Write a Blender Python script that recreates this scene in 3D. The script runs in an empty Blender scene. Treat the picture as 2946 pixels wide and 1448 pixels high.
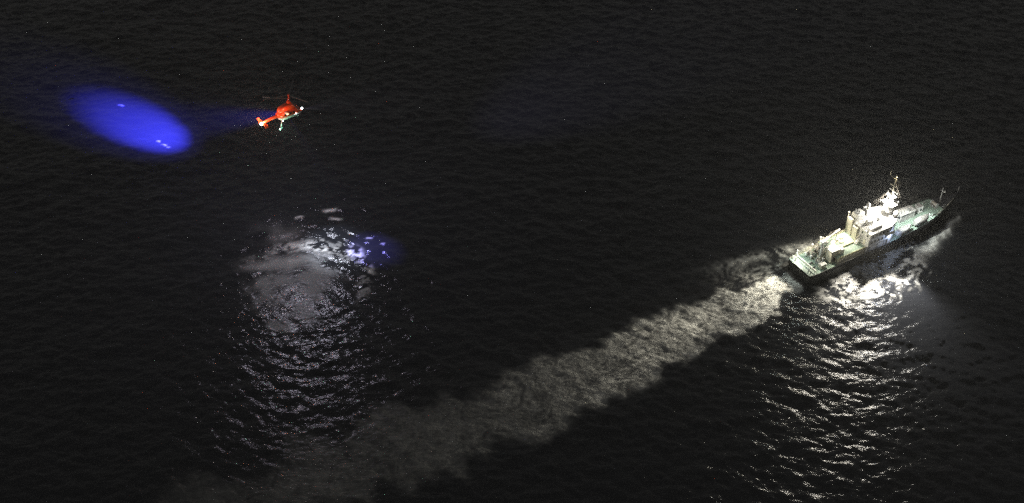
import bpy, math, random
import numpy as np
from mathutils import Vector, Matrix

R = math.radians
scene = bpy.context.scene
COL = scene.collection
random.seed(4)

# ------------------------------------------------------------------ camera
cam_d = bpy.data.cameras.new('camera')
cam = bpy.data.objects.new('camera', cam_d)
COL.objects.link(cam)
cam.location = (0, 0, 300)
cam.rotation_euler = (R(50), 0, 0)            # looking 40 degrees down from another aircraft
cam_d.sensor_width = 36
cam_d.lens = 36 * 4057 / 2946
cam_d.clip_start = 1
cam_d.clip_end = 20000
scene.camera = cam

# ------------------------------------------------------------------ night sky
world = bpy.data.worlds.new('World')
scene.world = world
world.use_nodes = True
wn = world.node_tree
wn.nodes.clear()
w_out = wn.nodes.new('ShaderNodeOutputWorld')
w_bg = wn.nodes.new('ShaderNodeBackground')
w_bg.inputs['Color'].default_value = (1.0, 0.985, 0.95, 1)      # overcast night: an even, starless cloud deck
w_bg.inputs['Strength'].default_value = 0.14
wn.links.new(w_bg.outputs[0], w_out.inputs['Surface'])

# ------------------------------------------------------------------ exposure and sampling
scene.view_settings.view_transform = 'Standard'
scene.view_settings.look = 'None'
scene.view_settings.exposure = 0
scene.view_settings.gamma = 1
scene.view_settings.use_curve_mapping = False
scene.render.engine = 'CYCLES'
cy = scene.cycles
cy.use_denoising = False
cy.use_adaptive_sampling = False
cy.max_bounces = 4
cy.diffuse_bounces = 2
cy.glossy_bounces = 2
cy.transmission_bounces = 1
cy.volume_bounces = 0
cy.caustics_reflective = False
cy.caustics_refractive = False
cy.sample_clamp_indirect = 2.0
cy.sample_clamp_direct = 12
cy.use_light_tree = True


# ------------------------------------------------------------------ materials
def mat(name, color, rough=0.5, metal=0.0, vary=0.12, scale=0.6, emit=None, estr=0.0):
    m = bpy.data.materials.new(name)
    m.use_nodes = True
    nt = m.node_tree
    b = nt.nodes['Principled BSDF']
    b.inputs['Roughness'].default_value = rough
    b.inputs['Metallic'].default_value = metal
    if emit:
        b.inputs['Base Color'].default_value = (*color, 1)
        b.inputs['Emission Color'].default_value = (*emit, 1)
        b.inputs['Emission Strength'].default_value = estr
        m.cycles.emission_sampling = 'NONE'      # the lens is seen; its light object does the lighting
        return m
    tc = nt.nodes.new('ShaderNodeTexCoord')
    n = nt.nodes.new('ShaderNodeTexNoise')
    n.inputs['Scale'].default_value = scale
    n.inputs['Detail'].default_value = 6
    rp = nt.nodes.new('ShaderNodeValToRGB')
    rp.color_ramp.elements[0].position = 0.3
    rp.color_ramp.elements[1].position = 0.7
    lo = tuple(c * (1 - vary) for c in color)
    hi = tuple(min(1, c * (1 + vary)) for c in color)
    rp.color_ramp.elements[0].color = (*lo, 1)
    rp.color_ramp.elements[1].color = (*hi, 1)
    nt.links.new(tc.outputs['Object'], n.inputs['Vector'])
    nt.links.new(n.outputs['Fac'], rp.inputs['Fac'])
    nt.links.new(rp.outputs[0], b.inputs['Base Color'])
    return m


M = dict(
    hull=mat('hull_black', (0.022, 0.023, 0.025), 0.55, vary=0.3),
    white=mat('white_paint', (0.72, 0.71, 0.68), 0.45, vary=0.08),
    green=mat('deck_green', (0.32, 0.42, 0.35), 0.7, vary=0.22, scale=0.35),
    pale=mat('deck_pale', (0.40, 0.46, 0.40), 0.7, vary=0.2),
    yellow=mat('deck_stripe', (0.70, 0.66, 0.38), 0.6),
    grey=mat('grey_steel', (0.34, 0.34, 0.33), 0.5, vary=0.2, scale=1.5),
    dark=mat('dark_fitting', (0.04, 0.04, 0.045), 0.6),
    glass=mat('dark_glass', (0.015, 0.02, 0.03), 0.08),
    wire=mat('wire', (0.45, 0.40, 0.34), 0.5),
    cream=mat('cream_paint', (0.66, 0.62, 0.50), 0.5),
    orange=mat('rescue_orange', (0.75, 0.20, 0.03), 0.5),
    red=mat('helicopter_red', (0.72, 0.075, 0.018), 0.35, vary=0.08),
    belly=mat('helicopter_belly', (0.55, 0.58, 0.56), 0.4),
    blade=mat('rotor_blade', (0.045, 0.045, 0.05), 0.5),
    lampw=mat('lamp_white', (0.9, 0.9, 0.9), 0.4, emit=(0.92, 0.97, 1.0), estr=25),
    lampy=mat('lamp_warm', (0.9, 0.9, 0.8), 0.4, emit=(1.0, 0.86, 0.55), estr=25),
    lampg=mat('lamp_green', (0.7, 0.9, 0.8), 0.4, emit=(0.45, 1.0, 0.72), estr=14),
    lampr=mat('lamp_red', (0.9, 0.3, 0.2), 0.4, emit=(1.0, 0.12, 0.04), estr=12),
    lampb=mat('lamp_blue', (0.5, 0.5, 0.9), 0.4, emit=(0.15, 0.15, 1.0), estr=10),
)


# ------------------------------------------------------------------ mesh helpers
class MB:
    def __init__(self):
        self.v, self.f, self.s = [], [], []

    def add(self, vs, fs, smooth=False):
        o = len(self.v)
        self.v += [tuple(p) for p in vs]
        self.f += [tuple(i + o for i in f) for f in fs]
        self.s += [smooth] * len(fs)
        return self

    def box(self, x0, x1, y0, y1, z0, z1, taper=0.0):
        t = taper
        vs = [(x0, y0, z0), (x1, y0, z0), (x1, y1, z0), (x0, y1, z0),
              (x0 + t, y0 + t, z1), (x1 - t, y0 + t, z1), (x1 - t, y1 - t, z1), (x0 + t, y1 - t, z1)]
        return self.add(vs, [(3, 2, 1, 0), (4, 5, 6, 7), (0, 1, 5, 4), (1, 2, 6, 5), (2, 3, 7, 6), (3, 0, 4, 7)])

    def tube(self, p, q, r0, r1=None, n=10, cap=True):
        r1 = r0 if r1 is None else r1
        p, q = Vector(p), Vector(q)
        d = (q - p).normalized()
        a = d.orthogonal().normalized()
        b = d.cross(a)
        vs = []
        for c, r in ((p, r0), (q, r1)):
            for i in range(n):
                t = 2 * math.pi * i / n
                vs.append(c + a * (r * math.cos(t)) + b * (r * math.sin(t)))
        self.add(vs, [(i, (i + 1) % n, n + (i + 1) % n, n + i) for i in range(n)], True)
        if cap:
            self.add([], [])
            o = len(self.v) - 2 * n
            self.f += [tuple(o + i for i in reversed(range(n))), tuple(o + n + i for i in range(n))]
            self.s += [False, False]
        return self

    def path(self, pts, r, n=6):
        for a, b in zip(pts[:-1], pts[1:]):
            self.tube(a, b, r, n=n)
        return self

    def loft(self, rings, smooth=True, closed=True, caps=True):
        n = len(rings[0])
        vs = [p for r in rings for p in r]
        fs = []
        for k in range(len(rings) - 1):
            for i in range(n if closed else n - 1):
                j = (i + 1) % n
                fs.append((k * n + i, k * n + j, (k + 1) * n + j, (k + 1) * n + i))
        self.add(vs, fs, smooth)
        if caps:
            o = len(self.v) - len(vs)
            self.f += [tuple(o + i for i in reversed(range(n))), tuple(o + (len(rings) - 1) * n + i for i in range(n))]
            self.s += [False, False]
        return self

    def dome(self, c, rx, ry, rz, n=14, m=8, full=True):
        rings = []
        lo = -math.pi / 2 if full else 0
        for k in range(m + 1):
            a = lo + (math.pi / 2 - lo) * k / m
            ca, sa = max(math.cos(a), 0.02), math.sin(a)
            rings.append([(c[0] + rx * ca * math.cos(2 * math.pi * i / n), c[1] + ry * ca * math.sin(2 * math.pi * i / n), c[2] + rz * sa) for i in range(n)])
        return self.loft(rings)

    def prism(self, outline, z0, z1):          # outline: ccw list of (x, y); z1 may be a function
        n = len(outline)
        vs = [(x, y, z0) for x, y in outline] + [(x, y, z1) for x, y in outline]
        fs = [tuple(reversed(range(n))), tuple(range(n, 2 * n))] + [(i, (i + 1) % n, n + (i + 1) % n, n + i) for i in range(n)]
        return self.add(vs, fs)

    def build(self, name, material, parent=None, label=None, bevel=0.0):
        me = bpy.data.meshes.new(name)
        me.from_pydata(self.v, [], self.f)
        me.polygons.foreach_set('use_smooth', self.s)
        me.materials.append(material)
        me.update()
        o = bpy.data.objects.new(name, me)
        COL.objects.link(o)
        if parent:
            o.parent = parent
        if label:
            o['label'] = label
        if bevel:
            b = o.modifiers.new('bevel', 'BEVEL')
            b.width = bevel
            b.segments = 2
            b.limit_method = 'ANGLE'
        return o


def tag(o, label, cat=None, group=None, kind=None):
    o['label'] = label
    if cat:
        o['category'] = cat
    if group:
        o['group'] = group
    if kind:
        o['kind'] = kind
    return o


def empty(name, loc, rot=(0, 0, 0)):
    o = bpy.data.objects.new(name, None)
    COL.objects.link(o)
    o.location = loc
    o.rotation_euler = rot
    return o


def lamp(name, parent, loc, power, color, radius=0.15, aim=None, cone=60, blend=0.4):
    d = bpy.data.lights.new(name, 'SPOT' if aim is not None else 'POINT')
    d.energy = power
    d.color = color
    d.shadow_soft_size = radius
    o = bpy.data.objects.new(name, d)
    COL.objects.link(o)
    o.location = loc
    o.parent = parent
    if aim is not None:
        d.spot_size = R(cone)
        d.spot_blend = blend
        o.rotation_euler = (Vector(aim) - Vector(loc)).to_track_quat('-Z', 'Y').to_euler()
    return o


# ------------------------------------------------------------------ placement of the two craft
SHIP = Vector((92.52, 344.40, 0.0))
SHIP_ROT = R(31)
HELI = Vector((-75.58, 372.37, 45.0))
HELI_ROT = R(40)

# ------------------------------------------------------------------ the sea
X0, X1, Y0, Y1, DX = -240.0, 240.0, 234.0, 546.0, 0.5
NX, NY = int((X1 - X0) / DX) + 1, int((Y1 - Y0) / DX) + 1
gx, gy = np.meshgrid(np.linspace(X0, X1, NX), np.linspace(Y0, Y1, NY))
rng = np.random.default_rng(11)


def fftfield(n, cell, spec, seed):
    """A periodic random field on an n x n tile, shaped by the amplitude spectrum spec(kx, ky)."""
    r = np.random.default_rng(seed)
    k = np.fft.fftfreq(n, cell) * 2 * np.pi
    kx, ky = np.meshgrid(k, k)
    kk = np.hypot(kx, ky)
    kk[0, 0] = 1e9
    w = np.fft.fft2(r.standard_normal((n, n))) * spec(kx, ky, kk)
    w[0, 0] = 0
    return np.fft.ifft2(w).real


def samp(tile, u, v):
    """Periodic bilinear lookup in grid cells."""
    n = tile.shape[0]
    u = np.mod(u, n)
    v = np.mod(v, n)
    i = np.floor(u).astype(int)
    j = np.floor(v).astype(int)
    fu, fv = u - i, v - j
    i, j = i % n, j % n
    i1, j1 = (i + 1) % n, (j + 1) % n
    return (tile[j, i] * (1 - fu) + tile[j, i1] * fu) * (1 - fv) + (tile[j1, i] * (1 - fu) + tile[j1, i1] * fu) * fv


def fractal(seed, lo, hi, beta, n=512):
    """Unit-variance fractal noise; wavelengths lo..hi in cells."""
    def spec(kx, ky, kk):
        return kk ** (-beta / 2 - 0.5) * np.exp(-(2 * np.pi / hi / kk) ** 2) * np.exp(-(kk * lo / (2 * np.pi)) ** 2)
    f = fftfield(n, 1.0, spec, seed)
    return f / f.std()


def sst(a, b, x):
    t = np.clip((x - a) / (b - a), 0, 1)
    return t * t * (3 - 2 * t)


def wind_spec(kp, th0, p):
    def spec(kx, ky, kk):
        th = np.arctan2(ky, kx) - th0
        return kk ** -2.0 * np.exp(-0.6 * (kp / kk) ** 2) * (np.abs(np.cos(th)) ** p + 0.06) * np.exp(-(kk * 0.55 / 2 / np.pi) ** 2)
    return spec


def slope_rms(f, cell):
    return math.sqrt(np.mean(np.gradient(f, cell, axis=0) ** 2 + np.gradient(f, cell, axis=1) ** 2))


wv = fftfield(1024, DX, wind_spec(2 * math.pi / 8.5, R(80), 1.2), 3)
wv *= 0.215 / slope_rms(wv, DX)
swell = fftfield(512, 1.0, wind_spec(2 * math.pi / 45, R(110), 4), 8)
swell *= 0.035 / slope_rms(swell, 1.0)
height = samp(wv, (gx - X0) / DX, (gy - Y0) / DX) + samp(swell, gx - X0, gy - Y0)

# ship coordinates of every sea vertex: sx forward of the transom, sy to port
dx_, dy_ = gx - SHIP.x, gy - SHIP.y
sx = dx_ * math.cos(SHIP_ROT) + dy_ * math.sin(SHIP_ROT)
sy = -dx_ * math.sin(SHIP_ROT) + dy_ * math.cos(SHIP_ROT)

N1 = fractal(21, 3, 60, 1.6)
N2 = fractal(22, 2.5, 26, 1.2)
N3 = fractal(23, 2.2, 12, 0.6)
N4 = fractal(26, 2.4, 15, 1.0)
NW1 = fractal(24, 10, 90, 2.0)
NW2 = fractal(25, 10, 90, 2.0)


def turb(x, y, wob=6.0, stretch=1.0):
    """Billowing foam filaments: domain-warped ridged noise, 0..1."""
    u, v = x / DX / stretch, y / DX
    a = samp(NW1, u * 0.8, v * 0.8) * wob
    b = samp(NW2, u * 0.8 + 77, v * 0.8 + 31) * wob
    r1 = 1 - np.abs(samp(N1, u + a, v + b)) * 0.75
    r2 = 1 - np.abs(samp(N2, u * 1.1 + b, v * 1.1 - a)) * 0.7
    s = samp(N3, u + a * 0.4, v + b * 0.4)
    return np.clip(0.5 * r1 + 0.38 * r2 + 0.10 * s + 0.12, 0, 1.2)


# --- propeller wake astern
ast = np.clip(-sx, 0, None)
cent = -0.8 - 1.2 * np.sin(ast / 40.0) + 0.9 * samp(NW1, ast / DX * 0.5, 5 + 0 * ast)
edge_n = samp(NW2, sx / DX * 1.1 + 9, 40 + np.sign(sy) * 60 + 0 * sy) * (1.2 + ast * 0.012) + samp(N2, sx / DX * 0.6, sy / DX) * 0.45
half = 4.2 + 7.4 * (1 - np.exp(-ast / 24.0)) + 0.022 * ast + edge_n
w_mask = sst(0, 2.4 + 0.055 * ast, half + 0.02 * ast - np.abs(sy - cent)) * sst(0.5, -3.0, sx)
wa = samp(NW1, sx / DX * 0.9, sy / DX * 0.9) * 4
wb = samp(NW2, sx / DX * 0.9 + 50, sy / DX * 0.9) * 4
wu, wv_ = (sx + 0.55 * sy) / DX, (sy * 0.62 - 0.15 * sx) / DX           # filaments lie obliquely across the track
tw = np.clip(0.20 + 0.36 * np.exp(-1.15 * 1.3 * np.tanh(np.abs(samp(N4, wu * 0.42 + wa, wv_ * 0.95 + wb)) / 1.3)) + 0.52 * np.exp(-1.1 * np.abs(samp(N3, wu * 0.55 + wb, wv_ * 0.9 + wa))) + 0.05 * samp(N2, sx / DX, sy / DX), 0, 1.2)
age = np.exp(-ast / 95.0)
cov = 0.24 + 0.78 * np.exp(-(ast / 92.0) ** 2.2)
wake = w_mask * np.clip(0.40 + 0.12 * age + (tw - 0.62) * (0.62 + 1.7 * np.exp(-ast / 55.0)) + 0.07 * samp(NW1, sx / DX * 1.4, sy / DX * 1.4), 0.10 + 0.12 * age, 1) * cov
# bands where whole rafts of foam end, seen across the track
band = samp(NW1, sx / DX * 0.55 + sy / DX * 0.20, sy / DX * 0.12 + 200)
wake *= np.clip(0.92 + 0.16 * np.tanh(band * 1.5) - 0.15 * sst(60, 160, ast), 0.2, 1.05)
raft = samp(NW2, sx / DX * 0.8 + sy / DX * 0.45 + wa * 0.6, sy / DX * 0.5 + 300 + wb * 0.6)
wake *= 0.74 + 0.26 * sst(-0.12, 0.10, raft) + 0.12 * np.exp(-(raft / 0.16) ** 2)
wake *= 1 + 0.35 * np.exp(-((np.abs(sy - cent) - half + 2.2) / 1.6) ** 2)
# --- foam washed along the starboard side
sb = np.clip(-sy, 0, None)
side_n = samp(NW1, sx / DX, sy / DX) * 2.6 + samp(N2, sx / DX, sy / DX) * 1.4
side_w = 9.0 + 12.0 * sst(48, 36, sx) * sst(-4, 12, sx)
side = sst(0, 6.0, side_w - sb + side_n) * sst(4.0, 5.2, sb) * sst(-6, 4, sx) * sst(56, 49, sx)
side *= np.clip(turb(sx + 60, sy, 3.5) * 1.5 - 0.58, 0, 0.34)
# --- bow wave crest to starboard and to port
crest_y = 3.2 + (68.5 - sx) * 0.36
crest = np.exp(-((np.abs(sy) - crest_y - samp(N1, sx / DX, 9 + 0 * sx) * 0.5) / (1.0 + (66.5 - np.clip(sx, 0, 66)) * 0.06)) ** 2) * sst(69.5, 66, sx) * sst(36, 52, sx)
crest_f = np.clip(crest * (0.45 + turb(sx, sy + 90, 4) * 0.75), 0, 1) * np.where(sy < 0, 1.0, 0.8)
# --- broken crest thrown out on the port quarter
pq_line = 8.2 + (24 - sx) * 0.22
pq = np.exp(-((sy - pq_line) / 2.2) ** 2) * sst(29, 22, sx) * sst(-34, 4, sx)
pq2 = sst(0, 5, pq_line - sy + side_n * 0.6) * sst(5.6, 6.4, sy) * sst(26, 20, sx) * sst(-30, -4, sx)
port_f = np.clip(pq * (turb(sx + 30, sy + 10, 5) * 1.2 - 0.2) + pq2 * (turb(sx, sy, 5) * 1.1 - 0.45), 0, 0.9)
ship_foam = np.maximum.reduce([wake, side, crest_f, port_f])

# --- the patch beaten by the helicopter's downwash
wx, wy = gx + 67.5, gy - 339.5
rw = np.hypot(wx, wy)
tha = np.arctan2(wy, wx)
rn = samp(NW1, gx / DX, gy / DX)
rn2 = samp(NW2, gx / DX, gy / DX)
disc = sst(21.5, 13.5, np.hypot(wx * 1.12, wy) + rn * 2.6 + 1.5 * np.sin(2 * tha))
arc = np.exp(-((rw - 21.0 - rn * 1.4) / 1.9) ** 2) * np.clip(np.cos(tha - R(62)), 0, 1) ** 1.1
soft = np.clip(0.30 + 0.24 * rn2 + 0.16 * samp(N1, gx / DX, gy / DX), 0.04, 1)
wash_foam = disc * soft * 0.28
wash_foam += arc * np.clip(turb(gx, gy, 4) * 3.4 - 1.75, 0, 1)  # rim foam, its bright arc also standing in for glints
blot = np.exp(-(((gx + 76) / 9) ** 2 + ((gy - 352.0 - (gx + 76) * 0.22) / 2.8) ** 2))
wash_foam += 0.55 * blot * np.clip(0.55 + 0.4 * rn, 0, 1)
blot2 = np.exp(-(((gx + 79) / 6) ** 2 + ((gy - 367) / 5) ** 2))
wash_foam += 0.32 * blot2 * np.clip(0.7 + 0.3 * rn, 0, 1)
wash_foam = np.clip(wash_foam, 0, 1)

# --- relief of the disturbed water
lift = wake * (0.10 * samp(N1, sx / DX, sy / DX) + 0.08 * samp(N2, wu, wv_ * 1.4) + 0.05 * samp(N3, wu + wb, wv_ * 1.5 + wa) + 0.75 * (tw - 0.55)) * np.clip(1.15 - ast / 55, 0.10, 1)
lift += side * (0.10 * samp(N2, sx / DX + 9, sy / DX))
lift += 0.85 * crest * sst(40, 58, sx) + 0.55 * pq
calm = 1 - w_mask * (0.45 + 0.25 * sst(30, 120, ast)) - 0.70 * disc
ring = 0.05 * np.sin((rw - 14) * 2 * math.pi / 4.2 + rn) * np.exp(-((rw - 25) / 9.0) ** 2)
z = height * calm + lift + ring + arc * 0.35
fade = np.minimum.reduce([gx - X0, X1 - gx, gy - Y0, Y1 - gy])
z *= sst(0, 10, fade)
caps = np.zeros_like(gx)  # pale glints painted into the foam as small crests
for cx, cy_, ln, wd, an, st in ((-147.6, 443.4, 1.3, 0.30, -25, 0.3), (-126.5, 417.9, 1.2, 0.34, -35, 0.4), (-128.9, 419.9, 0.6, 0.3, -10, 0.25), (-124.6, 416.4, 0.6, 0.3, -30, 0.25),
                                (-62.5, 379.5, 2.2, 0.7, 10, 0.9), (-60.0, 375.0, 2.0, 0.6, -5, 0.8), (-72.5, 375.5, 1.4, 0.6, 15, 0.7), (-47.8, 365.0, 1.0, 0.3, 0, 0.7), (-43.0, 361.5, 0.8, 0.3, -20, 0.6)):
    ca, sa = math.cos(R(an)), math.sin(R(an))
    u, v = (gx - cx) * ca + (gy - cy_) * sa, -(gx - cx) * sa + (gy - cy_) * ca
    v = v + 0.12 * u * np.sin(u * 1.7)
    caps = np.maximum(caps, st * np.exp(-(u / ln) ** 4 - (v / wd) ** 2))
foam = np.clip(ship_foam + wash_foam + caps, 0, 1)

co = np.stack([gx, gy, z], -1).reshape(-1, 3).astype(np.float32)
foam_v = foam.reshape(-1).astype(np.float32)
ii = (np.arange(NY - 1)[:, None] * NX + np.arange(NX - 1)[None, :]).ravel()
quads = np.stack([ii, ii + 1, ii + NX + 1, ii + NX], -1)


def water_material():
    m = bpy.data.materials.new('sea_water')
    m.use_nodes = True
    nt = m.node_tree
    N, L = nt.nodes, nt.links
    b = N['Principled BSDF']
    geo = N.new('ShaderNodeNewGeometry')
    at = N.new('ShaderNodeAttribute')
    at.attribute_name = 'foam'
    mp = N.new('ShaderNodeMapping')
    mp.inputs['Scale'].default_value = (0.75, 1.2, 1.0)
    mp.inputs['Rotation'].default_value = (0, 0, R(-10))
    L.new(geo.outputs['Position'], mp.inputs['Vector'])

    def noise(scale, detail, vec, dist=0.0):
        n = N.new('ShaderNodeTexNoise')
        n.inputs['Scale'].default_value = scale
        n.inputs['Detail'].default_value = detail
        n.inputs['Distortion'].default_value = dist
        L.new(vec, n.inputs['Vector'])
        return n

    def math_(op, a, b_=None, clamp=False):
        n = N.new('ShaderNodeMath')
        n.operation = op
        n.use_clamp = clamp
        for i, q in enumerate((a, b_)):
            if q is None:
                continue
            if isinstance(q, (int, float)):
                n.inputs[i].default_value = q
            else:
                L.new(q, n.inputs[i])
        return n.outputs[0]

    rip = noise(0.78, 5, mp.outputs[0], 0.4)
    lace = noise(0.8, 7, geo.outputs['Position'], 1.2)
    # fine lace breaks the foam edge up
    br = math_('MULTIPLY', math_('SUBTRACT', lace.outputs['Fac'], 0.5), 0.55)
    f1 = math_('ADD', at.outputs['Fac'], math_('MULTIPLY', br, math_('MULTIPLY', at.outputs['Fac'], 2.0)), True)
    mix = N.new('ShaderNodeMix')
    mix.data_type = 'RGBA'
    mix.inputs[6].default_value = (0.0, 0.0, 0.0, 1)
    mix.inputs[7].default_value = (0.62, 0.62, 0.59, 1)
    L.new(f1, mix.inputs[0])
    L.new(mix.outputs[2], b.inputs['Base Color'])
    # light scattered back from inside the water does not follow the slope of each ripple
    df = N.new('ShaderNodeBsdfDiffuse')
    upn = N.new('ShaderNodeCombineXYZ')
    upn.inputs[2].default_value = 1.0
    L.new(upn.outputs[0], df.inputs['Normal'])
    mw = N.new('ShaderNodeMix')
    mw.data_type = 'RGBA'
    mw.inputs[6].default_value = (0.012, 0.013, 0.016, 1)
    mw.inputs[7].default_value = (0.0, 0.0, 0.0, 1)
    L.new(f1, mw.inputs[0])
    L.new(mw.outputs[2], df.inputs['Color'])
    ad = N.new('ShaderNodeAddShader')
    L.new(b.outputs[0], ad.inputs[0])
    L.new(df.outputs[0], ad.inputs[1])
    L.new(ad.outputs[0], N['Material Output'].inputs['Surface'])
    rr = N.new('ShaderNodeMapRange')
    rr.inputs[3].default_value = 0.15
    rr.inputs[4].default_value = 0.75
    L.new(math_('MULTIPLY', f1, 3.0, True), rr.inputs[0])
    L.new(rr.outputs[0], b.inputs['Roughness'])
    b.inputs['IOR'].default_value = 1.333
    bump = N.new('ShaderNodeBump')
    bump.inputs['Strength'].default_value = 1.0
    bump.inputs['Distance'].default_value = 0.30
    hsum = math_('ADD', rip.outputs['Fac'], math_('MULTIPLY', math_('MULTIPLY', lace.outputs['Fac'], f1), 0.35))
    L.new(hsum, bump.inputs['Height'])
    L.new(bump.outputs[0], b.inputs['Normal'])
    return m


WATER = water_material()


def grid_mesh(name, fmask, extra=False):
    q = quads[fmask]
    used, inv = np.unique(q, return_inverse=True)
    q = inv.reshape(-1, 4)
    v = co[used]
    fv = foam_v[used]
    if extra:                                    # the open sea beyond, out past the horizon of this view
        B = 6000.0
        base = len(v)
        ring_v = np.array([[X0, Y0, 0], [X1, Y0, 0], [X1, Y1, 0], [X0, Y1, 0],
                           [-B, -B, 0], [B, -B, 0], [B, B, 0], [-B, B, 0]], np.float32)
        v = np.vstack([v, ring_v])
        fv = np.concatenate([fv, np.zeros(8, np.float32)])
        q = np.vstack([q, base + np.array([[4, 5, 1, 0], [5, 6, 2, 1], [6, 7, 3, 2], [7, 4, 0, 3]])])
    me = bpy.data.meshes.new(name)
    me.vertices.add(len(v))
    me.vertices.foreach_set('co', v.ravel())
    me.loops.add(q.size)
    me.loops.foreach_set('vertex_index', q.ravel().astype(np.int32))
    me.polygons.add(len(q))
    me.polygons.foreach_set('loop_start', np.arange(0, q.size, 4, dtype=np.int32))
    me.polygons.foreach_set('use_smooth', np.ones(len(q), bool))
    a = me.attributes.new('foam', 'FLOAT', 'POINT')
    a.data.foreach_set('value', fv)
    me.materials.append(WATER)
    me.update(calc_edges=True)
    me.validate()
    o = bpy.data.objects.new(name, me)
    COL.objects.link(o)
    return o


fq = lambda a: a.reshape(-1)[quads].max(1) > 0.02
is_bow = fq(crest_f) & (sx.reshape(-1)[quads].mean(1) > 46)
is_ship = fq(ship_foam) & ~is_bow
is_wash = fq(wash_foam) & ~is_ship & ~is_bow
sea = grid_mesh('sea', ~(is_bow | is_ship | is_wash), True)
tag(sea, 'dark night sea with short wind waves and scattered light glints', 'sea', kind='structure')
tag(grid_mesh('wake_foam', is_ship), 'churned pale foam of the wake trailing behind and beside the ship', 'wake foam', kind='stuff')
tag(grid_mesh('bow_wave', is_bow), 'thin white bow wave curling off the front of the ship', 'bow wave', kind='stuff')
tag(grid_mesh('rotor_wash', is_wash), 'grey round patch of water whipped up under the helicopter', 'rotor wash', kind='stuff')

# ------------------------------------------------------------------ sea haze
hz = MB().box(-6200, 6200, -6200, 6200, -3.5, 306)
hm = bpy.data.materials.new('sea_haze')
hm.use_nodes = True
hm.node_tree.nodes.clear()
ho = hm.node_tree.nodes.new('ShaderNodeOutputMaterial')
hv = hm.node_tree.nodes.new('ShaderNodeVolumePrincipled')
hv.inputs['Color'].default_value = (0.985, 0.97, 0.90, 1)
hv.inputs['Density'].default_value = 0.00017
hv.inputs['Anisotropy'].default_value = 0.74
hm.node_tree.links.new(hv.outputs[0], ho.inputs['Volume'])
hm.cycles.volume_sampling = 'EQUIANGULAR'
haze = hz.build('haze', hm)
tag(haze, 'thin dark grey night haze hanging over the sea', 'haze', kind='stuff')

# ================================================================== the ship
ship = empty('ship', SHIP, (0, 0, SHIP_ROT))
tag(ship, 'floodlit patrol ship with black hull, green decks and white superstructure', 'ship')
L_SHIP = 69.5


def hb(x):                                       # half breadth at the rail
    a = 5.65 * (1 - max(0, (x - 43) / 26.5) ** 2.3) if x > 43 else 5.65
    return max(a - 0.45 * max(0, (3 - x) / 3) ** 2, 0.10)


def hw(x):                                       # half breadth at the waterline
    xe = min(x * 1.055, 69.5)
    return max(hb(xe) * (0.95 if x < 30 else 0.95 - 0.2 * ((x - 30) / 37)), 0.06)


def rail(x):                                     # height of the bulwark top
    return 4.4 + 3.6 * max(0, (x - 33) / 34.0) ** 1.5


def deck(x):
    return rail(x) - 0.75


XS = [0, 1, 3, 6, 10, 16, 22, 28, 33, 37, 41, 45, 49, 52, 55, 58, 61, 63.5, 65.5, 67.3, 68.6, 69.5]
rings = []
for x in XS:
    xw = x * 0.945
    y1, y0, zt = hb(x), hw(x), rail(x)
    ym = y0 + (y1 - y0) * 0.45
    xm = xw + (x - xw) * 0.5
    rings.append([(xw, y0 * 0.8, -1.6), (xw, y0, 0), (xm, ym, zt * 0.5), (x, y1, zt), (x, max(y1 - 0.16, 0.02), zt), (x, max(y1 - 0.17, 0.015), deck(x) - 0.05),
                  (x, -max(y1 - 0.17, 0.015), deck(x) - 0.05), (x, -max(y1 - 0.16, 0.02), zt), (x, -y1, zt), (xm, -ym, zt * 0.5), (xw, -y0, 0), (xw, -y0 * 0.8, -1.6)])
hull = MB().loft(rings, smooth=False).build('hull', M['hull'], ship)
# white belting along the rail and the name-less black strake below it
for s, nm in ((1, 'rubbing_strake'), (-1, 'rubbing_strake')):
    mb = MB()
    mb.path([(x * 0.985, s * (hb(x) * 0.985 + hw(x) * 0.015 + 0.04), rail(x) * 0.80) for x in XS[:-3]], 0.11, 5)
    mb.build(nm, M['hull'], ship)


def deck_plate(name, x0, x1, m, dz=0.0, n=14):
    mb = MB()
    xs = [x0 + (x1 - x0) * i / n for i in range(n + 1)]
    rr = [[(x, max(hb(x) - 0.18, 0.02), deck(x) + dz - 0.12), (x, max(hb(x) - 0.18, 0.02), deck(x) + dz), (x, -max(hb(x) - 0.18, 0.02), deck(x) + dz), (x, -max(hb(x) - 0.18, 0.02), deck(x) + dz - 0.12)] for x in xs]
    return mb.loft(rr, smooth=False).build(name, m, ship)


deck_plate('aft_deck', 2.9, 23.9, M['green'], 0.02)
deck_plate('stern_platform', -0.0 + 0.05, 2.75, M['pale'], 0.52)
deck_plate('mid_deck', 24.0, 33.9, M['grey'], 0.02)
deck_plate('fore_deck', 34.0, 59.5, M['green'], 0.02)
deck_plate('bow_deck', 59.6, 69.1, M['dark'], 0.02)  # dark colour stands in for the lack of light at the bow
# painted lanes: pale walkway along the starboard rail
MB().box(11.6, 23.2, -5.35, -4.75, 3.69, 3.98).build('waterway', M['cream'], ship)
MB().box(36.0, 57.0, -3.05, -2.93, 4.2, 4.9).build('deck_coaming', M['pale'], ship)

# bulwark inner lining on the port side and stern, in white
mb = MB()
for a, b in zip(XS[1:12], XS[2:13]):
    ya, yb = hb(a) - 0.20, hb(b) - 0.20
    mb.add([(a, ya, deck(a)), (b, yb, deck(b)), (b, yb, rail(b) - 0.02), (a, ya, rail(a) - 0.02)], [(0, 1, 2, 3)])
mb.build('bulwark_lining', M['cream'], ship)
MB().path([(x, hb(x) - 0.08, rail(x) + 0.05) for x in XS[:12]], 0.09, 5).build('rail_cap', M['cream'], ship)

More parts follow.
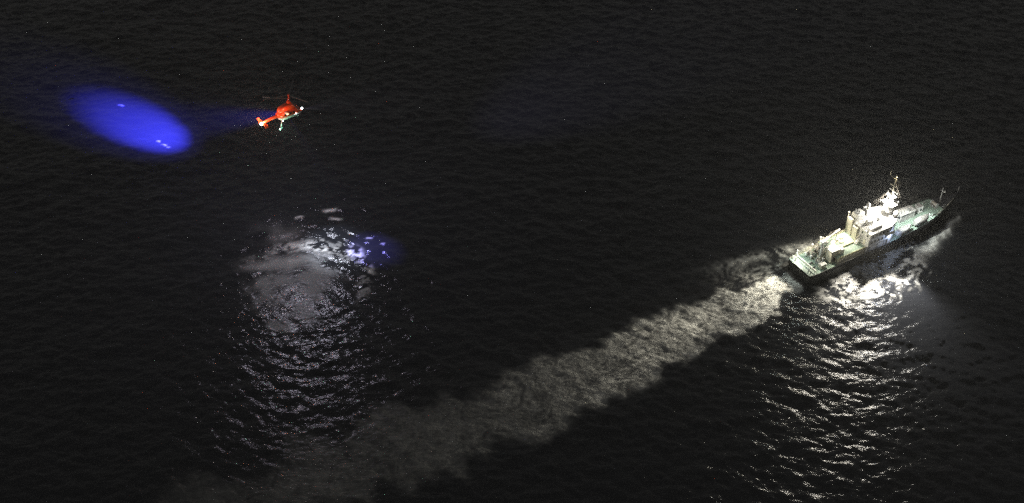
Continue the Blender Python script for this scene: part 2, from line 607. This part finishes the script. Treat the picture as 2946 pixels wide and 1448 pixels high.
# stern gate: white bar across the deck with small posts
mb = MB()
mb.box(2.55, 2.85, -4.6, 4.4, 4.95, 5.2)
mb.build('stern_rail', M['white'], ship, bevel=0.04)
for y in (-4.4, -2.2, 0, 2.2, 4.2):
    MB().box(2.6, 2.8, y - 0.1, y + 0.1, 4.1, 4.95).build('rail_post', M['white'], ship)
for y in (3.4, 4.6):
    MB().tube((1.2, y, 4.1), (1.2, y, 5.4), 0.16).tube((1.2, y, 5.4), (1.2, y, 5.55), 0.24).build('bollard', M['cream'], ship)
for y in (-3.0, -3.9):
    MB().tube((1.4, y, 4.1), (1.4, y, 4.8), 0.16).tube((1.4, y, 4.8), (1.4, y, 4.95), 0.24).build('bollard', M['dark'], ship)
for x, y, a in ((4.2, -2.2, 1), (6.6, 1.9, 0), (4.9, 0.2, 0)):
    MB().box(x - 0.55, x + 0.55, y - 0.22, y + 0.22, 3.68, 4.05).tube((x - 0.3, y, 4.05), (x - 0.3, y, 4.5), 0.14).tube((x + 0.3, y, 4.05), (x + 0.3, y, 4.5), 0.14).build('mooring_bitt', M['dark'] if a or y > 1 else M['grey'], ship)

# raised after deck (boat deck) with its edge, lanes and fittings
zu = 6.3
MB().box(12.0, 23.2, -4.6, 4.6, 3.7, zu - 0.2).build('after_house', M['cream'], ship)
MB().box(11.7, 23.3, -4.85, 4.85, zu - 0.19, zu).build('boat_deck', M['green'], ship, 'raised green boat deck between the crane and the superstructure')
MB().box(11.7, 23.2, -4.98, -4.86, zu - 0.25, zu + 0.30).build('deck_edge', M['yellow'], ship)
MB().box(11.7, 23.2, 4.86, 4.98, zu - 0.25, zu + 0.30).build('deck_edge', M['yellow'], ship)
for y in (-0.55, 1.9):
    MB().box(14.5, 22.5, y - 0.16, y + 0.16, zu + 0.004, zu + 0.02).build('deck_stripe', M['yellow'], ship)
MB().box(14.2, 22.4, -1.2, -0.8, zu, zu + 0.5).build('deck_coaming', M['yellow'], ship)
for x, y in ((17.4, 2.6), (19.6, 2.7), (18.2, 1.0)):
    MB().box(x - 0.5, x + 0.5, y - 0.35, y + 0.35, zu, zu + 0.45).build('deck_hatch', M['cream'], ship)


def railing(pts, h=1.05, step=1.5, rails=3, m=None):
    mb = MB()
    for k in range(1, rails + 1):
        mb.path([(p[0], p[1], p[2] + h * k / rails) for p in pts], 0.035, 4)
    for a, b in zip(pts[:-1], pts[1:]):
        a, b = Vector(a), Vector(b)
        n = max(1, int((b - a).length / step))
        for i in range(n + 1):
            p = a.lerp(b, i / n)
            mb.tube(p, p + Vector((0, 0, h)), 0.04, n=4)
    return mb.build('railing', m or M['cream'], ship)


railing([(12.0, 4.75, zu), (23.0, 4.75, zu)])
railing([(4.0, 5.45, 4.42), (12.0, 5.5, 4.42)])
railing([(3.2, -4.7, 3.7), (3.2, 4.7, 3.7)], 0.9)

# small deckhouse and lockers ahead of the crane
MB().box(10.2, 13.4, -3.2, -0.3, 3.7, 8.5).build('winch_house', M['cream'], ship, 'boxy white winch house with an open dark side on the after deck', bevel=0.08)
MB().box(11.0, 12.6, -3.24, -3.205, 4.2, 6.2).build('door', M['dark'], ship)
MB().box(10.0, 13.6, -3.4, -0.1, 8.51, 8.72).build('house_roof', M['white'], ship)
MB().box(13.8, 15.2, -3.6, -2.4, zu, zu + 1.9).build('ventilator_box', M['white'], ship, bevel=0.06)
MB().tube((14.6, 1.4, zu), (14.6, 1.4, zu + 1.5), 0.55, 0.5, 14).dome((14.6, 1.4, zu + 1.5), 0.95, 0.95, 0.5).build('mushroom_vent', M['white'], ship)
MB().tube((13.0, 2.6, zu), (13.0, 2.6, zu + 1.1), 0.4, 0.4, 12).dome((13.0, 2.6, zu + 1.1), 0.7, 0.7, 0.4).build('mushroom_vent', M['white'], ship)

# crane: king post, jib stowed forward along the port side, hook block
MB().box(8.2, 9.8, -0.4, 1.2, 3.7, 4.9).build('crane_base', M['cream'], ship)
MB().tube((9.0, 0.4, 4.9), (9.0, 0.4, 10.4), 0.55, 0.42, 14).build('crane_post', M['white'], ship)
mb = MB()
mb.box(8.4, 9.7, -0.1, 0.95, 10.4, 11.2)
mb.build('crane_head', M['white'], ship)
MB().path([(9.2, 0.75, 10.8), (18.4, 3.1, 10.2)], 0.30, 8).build('crane_jib', M['white'], ship)
MB().path([(9.0, 0.5, 11.2), (13.5, 1.9, 12.0), (18.0, 3.0, 10.5)], 0.05, 5).build('crane_wire', M['wire'], ship)
MB().tube((18.2, 3.05, 10.0), (18.2, 3.05, 9.2), 0.18).build('hook_block', M['dark'], ship)
# jib rest on the boat deck
MB().tube((17.2, 2.8, zu), (17.2, 2.8, 10.0), 0.14).build('jib_rest', M['cream'], ship)


def winch(x, y, z, w=1.6, r=0.62):
    mb = MB()
    mb.tube((x, y - w / 2, z + r + 0.2), (x, y + w / 2, z + r + 0.2), r * 0.7, n=14)
    mb.build('winch_drum', M['wire'], ship)
    for s in (-1, 1):
        MB().tube((x, y + s * w / 2 - 0.08, z + r + 0.2), (x, y + s * w / 2 + 0.08, z + r + 0.2), r, n=16).build('winch_flange', M['white'], ship)
    MB().box(x - r, x + r, y - w / 2 - 0.2, y + w / 2 + 0.2, z, z + 0.25).build('winch_bed', M['grey'], ship)


winch(7.6, 3.2, 3.7, 1.9, 0.95)
winch(10.6, 3.3, 3.7, 1.9, 0.9)
winch(7.2, 0.9 - 1.7, 3.7, 1.4, 0.75)
for x, y, h in ((5.6, 3.7, 1.7), (6.2, 1.7, 1.5), (8.0, -1.9, 2.2), (10.9, 1.3, 3.1), (12.9 - 1.0, 4.1, 3.6)):
    MB().tube((x, y, 3.68), (x, y, 3.68 + h), 0.22, 0.2).dome((x, y, 3.68 + h), 0.45, 0.45, 0.4, 10, 6).build('gooseneck_vent', M['white'], ship)
MB().path([(6.6, 4.4, 3.7), (6.6, 4.4, 7.2), (6.6, 2.4, 7.6), (6.6, 2.4, 3.7)], 0.14, 8).build('davit', M['cream'], ship)

# ---- main superstructure
zr = 11.9
MB().box(23.4, 33.0, -5.1, 5.1, 3.7, 6.5).build('lower_house', M['white'], ship)
MB().box(23.6, 32.6, -5.45, 5.3, 6.51, 9.2).build('middle_house', M['white'], ship)
MB().box(23.8, 32.2, -5.55, 5.2, 9.21, zr - 0.25).build('upper_house', M['white'], ship)
MB().box(23.5, 33.0, -5.9, 5.4, zr - 0.24, zr).build('house_top', M['white'], ship)
# curved bridge front standing ahead of the block
front = [(32.3, -5.5), (33.6, -5.3), (35.6, -4.4), (37.2, -3.0), (38.1, -1.2), (38.3, 0.4), (37.9, 2.0), (36.9, 3.5), (35.3, 4.7), (33.4, 5.1), (32.3, 5.15)]
MB().prism([(x + 0, y) for x, y in front], 3.72, 8.9).build('bridge_base', M['white'], ship)
MB().prism([((x - 32.3) * 0.97 + 32.3, y * 0.97) for x, y in front], 8.91, 10.1).build('wheelhouse', M['white'], ship)
MB().prism([((x - 32.3) * 1.04 + 32.3, y * 1.02) for x, y in front], 11.2, 11.75).build('wheelhouse_roof', M['white'], ship)
inner = [((x - 32.3) * 0.95 + 32.3, y * 0.95) for x, y in front]
for a, b in zip(inner[:-1], inner[1:]):
    a, b = Vector((*a, 0)), Vector((*b, 0))
    d = b - a
    n = Vector((d.y, -d.x, 0)).normalized() * 0.04
    p, q = a + d * 0.05, b - d * 0.05
    mb = MB()
    mb.add([p + Vector((0, 0, 10.1)), q + Vector((0, 0, 10.1)), q + n * 4 + Vector((0, 0, 11.2)), p + n * 4 + Vector((0, 0, 11.2)),
            p - n + Vector((0, 0, 10.1)), q - n + Vector((0, 0, 10.1)), q + n * 2 + Vector((0, 0, 11.2)), p + n * 2 + Vector((0, 0, 11.2))],
           [(0, 1, 2, 3), (7, 6, 5, 4), (0, 4, 5, 1), (1, 5, 6, 2), (2, 6, 7, 3), (3, 7, 4, 0)])
    mb.build('bridge_window', M['glass'], ship)
MB().box(32.25, 36.0, -3.9, 3.9, 10.1, 11.2).build('wheelhouse_core', M['dark'], ship)
# bridge wing starboard and port
for s in (-1, 1):
    MB().box(30.2, 33.6, min(s * 5.4, s * 6.5), max(s * 5.4, s * 6.5), 8.95, 9.15).box(30.2, 33.6, s * 6.44 - 0.05, s * 6.44 + 0.05, 9.15, 10.2).build('bridge_wing', M['white'], ship)

# windows, doors, vents on the sides and the after wall, each a part of its own
for z0, y in ((7.4, -5.45), (10.0, -5.55)):
    for k in range(5):
        x = 25.0 + k * 1.55
        fr = MB().box(x - 0.42, x + 0.42, y - 0.05, y - 0.002, z0 - 0.08, z0 + 0.88).build('window', M['grey'], ship)
        MB().box(x - 0.34, x + 0.34, y - 0.065, y - 0.052, z0, z0 + 0.8).build('pane', M['glass'], fr)
for x in (24.6, 28.2, 31.2):
    MB().box(x - 0.4, x + 0.4, -5.15, -5.102, 3.9, 5.9).build('door', M['grey'], ship)
for y in (-3.6, -0.6, 3.0):
    MB().box(23.35, 23.398, y - 0.42, y + 0.42, 6.52, 6.53).build('door_sill', M['grey'], ship)
    d = MB().box(23.54, 23.598, y - 0.42, y + 0.42, 6.6, 8.6).build('door', M['cream'], ship)
    MB().box(23.50, 23.538, y + 0.2, y + 0.3, 7.5, 7.6).build('handle', M['dark'], d)
for y in (-4.3, -1.9, 1.4, 4.2):
    fr = MB().box(23.74, 23.798, y - 0.4, y + 0.4, 9.9, 10.8).build('window', M['grey'], ship)
    MB().box(23.72, 23.738, y - 0.32, y + 0.32, 9.98, 10.72).build('pane', M['glass'], fr)
# outside stair and trunking up the after wall
mb = MB()
for k in range(12):
    t = k / 11
    mb.box(21.4 + 2.0 * t * 0.9, 21.75 + 2.0 * t * 0.9, -2.5 + 0.0, -1.4, zu + 0.2 + 2.6 * t, zu + 0.26 + 2.6 * t)
mb.build('stair', M['white'], ship)
MB().path([(21.4, -2.55, zu), (21.4, -2.55, zu + 1.0), (23.3, -2.55, zu + 3.6)], 0.05, 5).path([(21.4, -1.35, zu), (21.4, -1.35, zu + 1.0), (23.3, -1.35, zu + 3.6)], 0.05, 5).build('stair_rail', M['white'], ship)
MB().box(22.9, 23.5, 2.4, 4.9, zu, zr + 0.9).build('exhaust_trunk', M['cream'], ship, bevel=0.1)
MB().box(22.6, 23.58, -0.5, 1.6, zu, 11.2).build('vent_trunk', M['cream'], ship, bevel=0.1)

# on the house top: funnel, lockers, blocks, rails
MB().box(24.0, 27.6, 1.6, 4.6, zr, 14.6, 0.25).build('funnel', M['white'], ship, bevel=0.15)
for y in (2.4, 3.2, 4.0):
    MB().tube((25.4, y, 14.3), (25.2, y, 15.5), 0.24, 0.24, 10).build('exhaust_pipe', M['grey'], ship)
MB().box(29.2, 31.4, 2.6, 4.8, zr, 14.0).build('top_locker', M['white'], ship, bevel=0.1)
MB().tube((30.0, 3.4, 14.0), (30.0, 3.4, 15.2), 0.3).dome((30.0, 3.4, 15.5), 0.75, 0.75, 0.8).build('satellite_dome', M['white'], ship)
MB().box(24.4, 29.6, -4.6, -3.4, zr, 12.9).build('raft_locker', M['white'], ship, bevel=0.08)
MB().box(26.4, 28.4, -1.6, 0.2, zr, 13.2).build('skylight', M['white'], ship, bevel=0.06)
MB().box(30.6, 31.2, -1.5, -0.9, zr, 12.9).build('vent_stub', M['grey'], ship)
railing([(23.8, -5.6, zr), (23.8, 5.1, zr), (32.6, 5.1, zr)], 1.0, 1.4, 3, M['white'])
railing([(31.0, 4.5, zr + 0.0), (36.2, 3.2, zr)], 1.0, 1.0, 3, M['white'])

# mast tower on the wheelhouse roof
zt0 = 11.75
MB().loft([[(36.0 + 1.7 * sc * math.cos(2 * math.pi * i / 12), 0.3 + 1.5 * sc * math.sin(2 * math.pi * i / 12), zz) for i in range(12)]
           for zz, sc in ((zt0, 1.25), (14.5, 1.1), (17.2, 0.85), (19.0, 0.55))]).build('mast_tower', M['white'], ship)
MB().box(34.6, 37.6, -2.2, 2.6, 16.0, 16.18).build('mast_platform', M['white'], ship)
MB().box(35.0, 37.2, -1.4, 1.8, 18.9, 19.05).build('mast_platform', M['white'], ship)
MB().tube((35.2, 0.9, 19.0), (35.0, 1.0, 21.2), 0.22, 0.16).build('stub_mast', M['white'], ship)
MB().tube((36.4, 0.2, 19.0), (36.7, 0.2, 27.2), 0.26, 0.12).build('top_mast', M['cream'], ship)
MB().path([(36.6, -1.5, 22.6), (36.6, 1.9, 22.6)], 0.09, 6).build('yard', M['cream'], ship)
MB().path([(36.65, -1.9, 25.2), (36.65, 2.9, 25.6)], 0.08, 6).build('yard', M['cream'], ship)
MB().tube((36.6, 2.7, 25.6), (36.6, 2.7, 27.6), 0.06).build('whip_aerial', M['cream'], ship)
MB().tube((36.6, -1.4, 22.6), (36.6, -1.4, 24.3), 0.05).build('whip_aerial', M['cream'], ship)
MB().box(36.9, 37.3, -1.5, 1.9, 20.2, 20.5).tube((37.1, 0.2, 19.05), (37.1, 0.2, 20.2), 0.16).build('radar_scanner', M['white'], ship)
MB().box(35.9, 38.1, 0.9, 1.2, 17.0, 17.3).tube((37.0, 1.05, 16.18), (37.0, 1.05, 17.0), 0.14).build('radar_scanner', M['white'], ship)
MB().dome((36.9, -2.6, 13.3), 1.0, 1.0, 1.05).tube((36.9, -2.6, 11.75), (36.9, -2.6, 12.5), 0.3).build('satellite_dome', M['white'], ship)
for q in ((30.6, 4.3, 14.0), (31.8, 3.4, 12.2), (29.4, 2.8, 14.1)):
    MB().path([(35.1, 0.9, 20.6), q], 0.035, 4).build('mast_stay', M['wire'], ship)
for q in ((45.5, 1.2, 7.6), (44.0, 0.9, 7.6)):
    MB().path([(36.7, 0.2, 24.6), q], 0.03, 4).build('mast_stay', M['wire'], ship)

# ---- foredeck: long deckhouse to port, hatch, winches, foremast
zd = deck(46)
MB().prism([(43.4, 0.3), (49.6, 0.1), (50.0, 2.6), (49.2, 3.1), (43.4, 3.3)], 4.3, 7.4).build('fore_house', M['white'], ship, 'long white house on the foredeck with its starboard side in shadow')
MB().prism([(43.2, 0.1), (49.8, -0.1), (50.2, 2.7), (49.3, 3.3), (43.2, 3.5)], 7.41, 7.6).build('house_roof', M['white'], ship)
MB().box(51.2, 53.0, 0.0, 2.2, 5.4, 8.0).build('hatch_trunk', M['white'], ship, bevel=0.1)
MB().box(51.6, 52.6, -0.04, -0.002, 6.3, 7.2).build('trunk_door', M['glass'], ship)
for y in (1.0, 2.6):
    fr = MB().box(43.345, 43.398, y - 0.4, y + 0.4, 5.8, 6.8).build('window', M['grey'], ship)
    MB().box(43.32, 43.343, y - 0.3, y + 0.3, 5.9, 6.7).build('pane', M['glass'], fr)
MB().box(47.0, 47.9, 0.6, 1.6, 7.6, 8.1).build('roof_vent', M['grey'], ship)
winch(58.2, 0.0, deck(58.2), 2.4, 0.8)
MB().tube((61.0, 0.3, deck(61)), (61.0, 0.3, deck(61) + 6.0), 0.2, 0.12).tube((61.0, -0.7, deck(61) + 4.6), (61.0, 1.3, deck(61) + 4.6), 0.07).build('fore_mast', M['white'], ship)
MB().dome((61.0, -0.7, deck(61) + 4.9), 0.4, 0.4, 0.4).build('fore_mast_horn', M['white'], ship)
MB().tube((68.4, 0, deck(68.4)), (68.8, 0, deck(68.4) + 2.6), 0.07).build('jack_staff', M['white'], ship)
for x, y in ((54.5, -3.3), (56.5, 3.0), (60.5, -2.3)):
    MB().box(x - 0.5, x + 0.5, y - 0.2, y + 0.2, deck(x), deck(x) + 0.3).tube((x - 0.3, y, deck(x) + 0.3), (x - 0.3, y, deck(x) + 0.8), 0.14).tube((x + 0.3, y, deck(x) + 0.3), (x + 0.3, y, deck(x) + 0.8), 0.14).build('mooring_bitt', M['grey'], ship)
railing([(55.0, -hb(55) + 0.1, rail(55)), (60.0, -hb(60) + 0.08, rail(60)), (64.5, -hb(64.5) + 0.05, rail(64.5))], 0.7, 1.5, 2)

# ---- things standing on the decks
crate = empty('deck_locker', (6.9, -3.0, 3.7))
crate.parent = None
crate.matrix_world = ship.matrix_basis @ Matrix.Translation((6.9, -3.0, 3.71))
tag(crate, 'white square locker on the green after deck near the starboard rail', 'deck locker')
MB().box(-1.05, 1.05, -0.85, 0.85, 0, 1.25).build('body', M['cream'], crate)
MB().box(-1.15, 1.15, -0.95, 0.95, 1.26, 1.5).build('lid', M['white'], crate, bevel=0.05)


def tender(x, y, label):
    t = empty('covered_boat', (0, 0, 0))
    t.matrix_world = ship.matrix_basis @ Matrix.Translation((x, y, deck(x) + 0.03)) @ Matrix.Rotation(R(2), 4, 'Z') @ Matrix.Scale(1.22, 4)
    tag(t, label, 'boat', 'covered boats stowed on the starboard foredeck')
    rr = []
    for k in range(9):
        u = -1 + 2 * k / 8
        b = 1.05 * (1 - abs(u) ** 3 * (0.85 if u > 0 else 0.35))
        zk = 0.45 + 0.35 * max(0, u) ** 2
        rr.append([(2.6 * u, b * math.cos(a) if abs(math.cos(a)) < 0.98 else b * math.copysign(1, math.cos(a)), zk + 0.75 + 0.75 * math.sin(a)) for a in [math.pi + math.pi * j / 8 for j in range(9)]])
    MB().loft(rr, closed=True).build('hull', M['white'], t)
    rr = []
    for k in range(9):
        u = -1 + 2 * k / 8
        b = 1.08 * (1 - abs(u) ** 3 * (0.85 if u > 0 else 0.35))
        zk = 1.21 + 0.35 * max(0, u) ** 2
        rr.append([(2.6 * u, b * math.cos(a), zk + (1.0 - 0.35 * abs(u)) * math.sin(a)) for a in [math.pi * j / 8 for j in range(9)]])
    MB().loft(rr, closed=True).build('cover', M['white'], t)
    for s in (-1.4, 1.4):
        MB().box(s - 0.15, s + 0.15, -0.9, 0.9, 0, 0.7).build('cradle', M['grey'], t)
    return t


tender(40.8, -3.9, 'white covered boat on the foredeck close to the bridge front')
tender(49.0, -3.6, 'white covered boat farther forward beside the small deck lamp')


# ---- ship's lamps: a housing, a lens, the light
def flood(x, y, z, power, color, aim=None, cone=110, blend=0.6, lens='lampw', size=0.32, radius=0.2, post=None):
    h = MB()
    if post is not None:
        h.tube((x, y, post), (x, y, z), 0.06)
    h.box(x - size, x + size, y - size, y + size, z, z + 0.14)
    h = h.build('flood_lamp', M['grey'], ship)
    MB().dome((x, y, z - 0.02), size * 0.8, size * 0.8, size * 0.55, 10, 6).build('lens', M[lens], h)
    lamp('flood_light', ship, (x, y, z - size * 0.55 - radius - 0.08), power * 3.5, color, radius, aim, cone, blend)


WARM = (1.0, 0.93, 0.75)
NEUT = (1.0, 0.96, 0.86)
COOL = (0.94, 1.0, 0.94)
# after deck
flood(22.9, 4.5, 14.6, 4500, WARM, (12, -1, 3.7), 130, 0.7, 'lampy', 0.4, post=zr)
flood(33.2, -6.3, 8.6, 260, (0.55, 0.68, 1.0), size=0.2, post=8.6)
flood(1.6, 3.6, 8.2, 500, (0.86, 1.0, 0.92), size=0.26, post=4.2)  # stern lamp added to brighten the dark end of the deck
flood(9.0, 0.4, 12.6, 2600, WARM, lens='lampy', post=11.2)
# wake, from the crane head looking astern
flood(6.6, 2.4, 9.4, 30000, WARM, (-36, -2, 0), 64, 0.9, 'lampy', post=7.6)
flood(9.0, 1.6, 11.9, 190000, WARM, (-112, -1.5, 0), 25, 1.0, 'lampy', post=10.8)
# roof
flood(33.6, 2.0, 16.9, 3600, NEUT, post=16.1)
flood(34.6, -2.2, 16.9, 4200, NEUT, post=16.1)
flood(36.0, -0.8, 20.2, 2200, NEUT, post=19.0)
# starboard water
flood(25.0, -4.4, 14.4, 80000, (1.0, 0.93, 0.80), (13, -25, 0), 92, 0.6, 'lampy', post=zr)
flood(33.0, -3.8, 14.4, 60000, (1.0, 0.97, 0.90), (23, -20, 0), 56, 0.6, post=zr)
# foredeck
flood(38.0, -1.6, 16.9, 6500, COOL, (45.5, -3.2, 4.5), 62, 0.8, post=16.1)
flood(53.0, -3.2, 7.2, 130, COOL, size=0.24, post=5.5)
# mast head
flood(37.0, 0.2, 26.0, 110, (1.0, 0.88, 0.6), lens='lampy', size=0.34, post=25.0)

# ================================================================== the helicopter
heli = empty('helicopter', HELI, (R(0), R(2), HELI_ROT))
heli.scale = (1.09, 1.09, 1.09)
tag(heli, 'small red rescue helicopter with twin tail fins hovering above the sea', 'helicopter')


def sup(x, hwid, z0, z1, p=3.0, n=18):
    out = []
    zc, hh = (z0 + z1) / 2, (z1 - z0) / 2
    for i in range(n):
        t = 2 * math.pi * i / n
        c, s = math.cos(t), math.sin(t)
        out.append((x, hwid * math.copysign(abs(c) ** (2 / p), c), zc + hh * math.copysign(abs(s) ** (2 / p), s)))
    return out


MB().loft([sup(0.6, 0.6, -1.7, -0.4), sup(1.6, 1.15, -2.1, -0.25), sup(3.0, 1.3, -2.2, -0.2), sup(6.0, 1.3, -2.2, -0.2), sup(7.6, 1.25, -2.2, -0.5), sup(8.6, 1.0, -2.25, -1.1), sup(9.2, 0.55, -2.2, -1.6)]).build('fuselage', M['red'], heli)
MB().loft([sup(0.9, 0.5, -2.3, -1.75), sup(1.8, 1.05, -3.0, -2.0), sup(6.6, 1.1, -3.05, -2.0), sup(8.0, 0.95, -2.95, -2.05), sup(9.0, 0.5, -2.6, -2.1)]).build('belly', M['belly'], heli)
MB().loft([sup(1.0, 0.4, -0.5, 0.5), sup(1.6, 0.85, -0.5, 1.3), sup(3.4, 0.98, -0.5, 1.75), sup(5.4, 0.98, -0.5, 1.75), sup(6.6, 0.85, -0.5, 1.1), sup(7.2, 0.5, -0.5, 0.2)]).build('engine_cowling', M['red'], heli)
MB().loft([[(5.0 + s * 0.95 * math.cos(2 * math.pi * i / 12), s * 0.6 * math.sin(2 * math.pi * i / 12), zz) for i in range(12)] for zz, s in ((1.6, 1.0), (2.2, 0.75), (2.8, 0.38))]).build('mast_fairing', M['red'], heli)
MB().tube((5.1, 0, 2.7), (5.1, 0, 4.5), 0.17, 0.14).build('rotor_mast', M['red'], heli)
MB().loft([sup(1.6, 0.62, -1.75, -0.55, 2), sup(-1.5, 0.45, -1.85, -0.9, 2), sup(-4.4, 0.26, -1.9, -1.35, 2)]).build('tail_boom', M['red'], heli)
MB().box(-4.6, -3.7, -1.75, 1.75, -1.85, -1.73).build('tail_plane', M['red'], heli)
for s in (-1, 1):
    y = s * 1.8
    MB().add([(-3.4, y - 0.05, -2.5), (-4.5, y - 0.05, -2.6), (-5.0, y - 0.05, -0.6), (-4.4, y - 0.05, -0.6), (-3.4, y + 0.05, -2.5), (-4.5, y + 0.05, -2.6), (-5.0, y + 0.05, -0.6), (-4.4, y + 0.05, -0.6)],
             [(0, 1, 2, 3), (7, 6, 5, 4), (0, 4, 5, 1), (1, 5, 6, 2), (2, 6, 7, 3), (3, 7, 4, 0)]).build('tail_fin', M['red'], heli)
for x0, w in ((2.4, 0.5), (4.0, 0.9), (5.4, 0.5)):
    for s in (-1, 1):
        y = s * 1.302
        MB().box(x0, x0 + w, min(y, y + s * 0.03), max(y, y + s * 0.03), -1.45, -0.75).build('window', M['glass'], heli)
MB().loft([sup(7.9, 1.14, -1.5, -0.66), sup(8.5, 0.98, -1.55, -1.0), sup(9.0, 0.66, -1.75, -1.35)]).build('windscreen', M['glass'], heli)
for zz, ph, col in ((3.1, 20, 'blade'), (4.35, 46, 'blade')):
    hub = MB().tube((5.1, 0, zz - 0.15), (5.1, 0, zz + 0.15), 0.36, 0.36, 12).build('rotor_hub', M['red'], heli)
    for k in range(3):
        a = R(ph + 120 * k)
        c, s = math.cos(a), math.sin(a)
        mb = MB()
        pts = []
        for rr_, ch, dz in ((0.3, 0.16, 0), (1.2, 0.26, 0.02), (4.0, 0.25, 0.16), (7.7, 0.22, 0.45)):
            for (u, w) in ((-ch, 0), (ch, 0), (ch, 0.06), (-ch, 0.06)):
                pts.append((5.1 + rr_ * c - u * s, rr_ * s + u * c, zz + dz + w))
        mb.loft([pts[i * 4:i * 4 + 4] for i in range(4)], smooth=False)
        mb.build('rotor_blade', M[col], hub)
for s in (-1, 1):
    g = MB().path([(1.6, s * 1.0, -2.6), (0.2, s * 2.5, -3.6)], 0.10, 8).path([(2.0, s * 1.0, -1.6), (0.3, s * 2.45, -3.4)], 0.07, 8).build('gear_strut', M['belly'], heli)
    MB().tube((0.1, s * 2.55, -3.75), (0.1, s * 2.85, -3.75), 0.42, n=16).build('wheel', M['dark'], g)
    g = MB().tube((7.2, s * 0.7, -2.7), (7.2, s * 0.8, -3.8), 0.08).build('gear_strut', M['belly'], heli)
    MB().tube((7.2, s * 0.68, -3.85), (7.2, s * 0.92, -3.85), 0.28, n=14).build('wheel', M['dark'], g)
MB().box(2.6, 3.2, -2.6, -1.2, -0.30, -0.02).build('rescue_hoist', M['belly'], heli)
lamp('cowling_fill_light', heli, (2.4, -2.9, 0.2), 330, (1.0, 0.42, 0.22), 0.12)  # added fill that reddens the cowling; no lamp is fitted here


def hlamp(name, p, lens, r, power, color, aim=None, cone=40, blend=0.5, lr=0.12):
    MB().dome(p, r, r, r, 10, 6).build(name, M[lens], heli)
    if power:
        off = Vector((0, 0, 0))
        if aim is not None:
            off = (Vector(aim) - Vector(p)).normalized() * (r + lr + 0.05)
        lamp(name + '_light', heli, Vector(p) + off, power, color, lr, aim, cone, blend)


inv = heli.matrix_basis.inverted()
def hl(x, y, z=0.0):
    return inv @ Vector((x, y, z))


hlamp('tail_strobe', (-4.9, -0.3, -1.55), 'lampw', 0.44, 0, None)
lamp('tail_strobe_light', heli, (-5.5, -0.6, -0.8), 2400, (1.0, 0.80, 0.72), 0.12)
hlamp('red_beacon', (-4.6, -1.8, -0.45), 'lampr', 0.16, 0, None)
lamp('red_beacon_light', heli, (-4.4, -1.9, -0.1), 1500, (1.0, 0.30, 0.14), 0.12)
hlamp('green_side_lamp', (-0.5, -3.15, -3.7), 'lampg', 0.22, 0, None)
lamp('green_side_light', heli, (0.9, -3.7, -3.6), 700, (0.35, 1.0, 0.62), 0.1)
hlamp('landing_lamp', (8.7, -0.95, -1.2), 'lampw', 0.30, 0, None)
hlamp('cabin_lamp', (6.4, -1.35, -1.9), 'lampw', 0.12, 0, None)
hlamp('search_lamp', (7.6, 0.6, -3.2), 'lampb', 0.25, 3.8e7, (0.06, 0.06, 1.0), hl(-136.5, 429), 17.5, 1.0, 0.25)
hlamp('belly_lamp', (3.4, 0, -3.2), 'lampw', 0.25, 8500, (0.66, 0.82, 1.0), hl(-66, 340), 62, 1.0, 0.2)
lamp('search_spill_light', heli, (7.9, 0.9, -3.6), 2.2e6, (0.14, 0.13, 1.0), 0.25, hl(-145, 434), 28, 1.0)
lamp('belly_lamp_light', heli, (4.6, -0.3, -3.5), 420000, (0.26, 0.24, 1.0), 0.2, hl(-46.5, 359), 22, 1.0)  # added blue spot for the small patch on the water, no lens
lamp('belly_lamp_light', heli, (4.2, 0.3, -3.5), 150000, (0.80, 0.86, 1.0), 0.2, hl(-59, 360), 34, 1.0)  # added spot that brightens the foam arc, no lens of its own
lamp('landing_lamp_light', heli, (9.6, -1.3, -1.6), 520000, (0.66, 0.58, 1.0), 0.2, hl(48, 474), 34, 1.0)
# all-round glow of the cabin and flare lamps that glitters on the waves below
hlamp('cargo_lamp', (2.2, -0.6, -3.2), 'lampw', 0.16, 0, None)
lamp('cargo_lamp_light', heli, (2.2, -0.6, -3.8), 30000, (0.90, 0.80, 1.0), 0.4, (2.2, -0.6, -20), 150, 0.3)
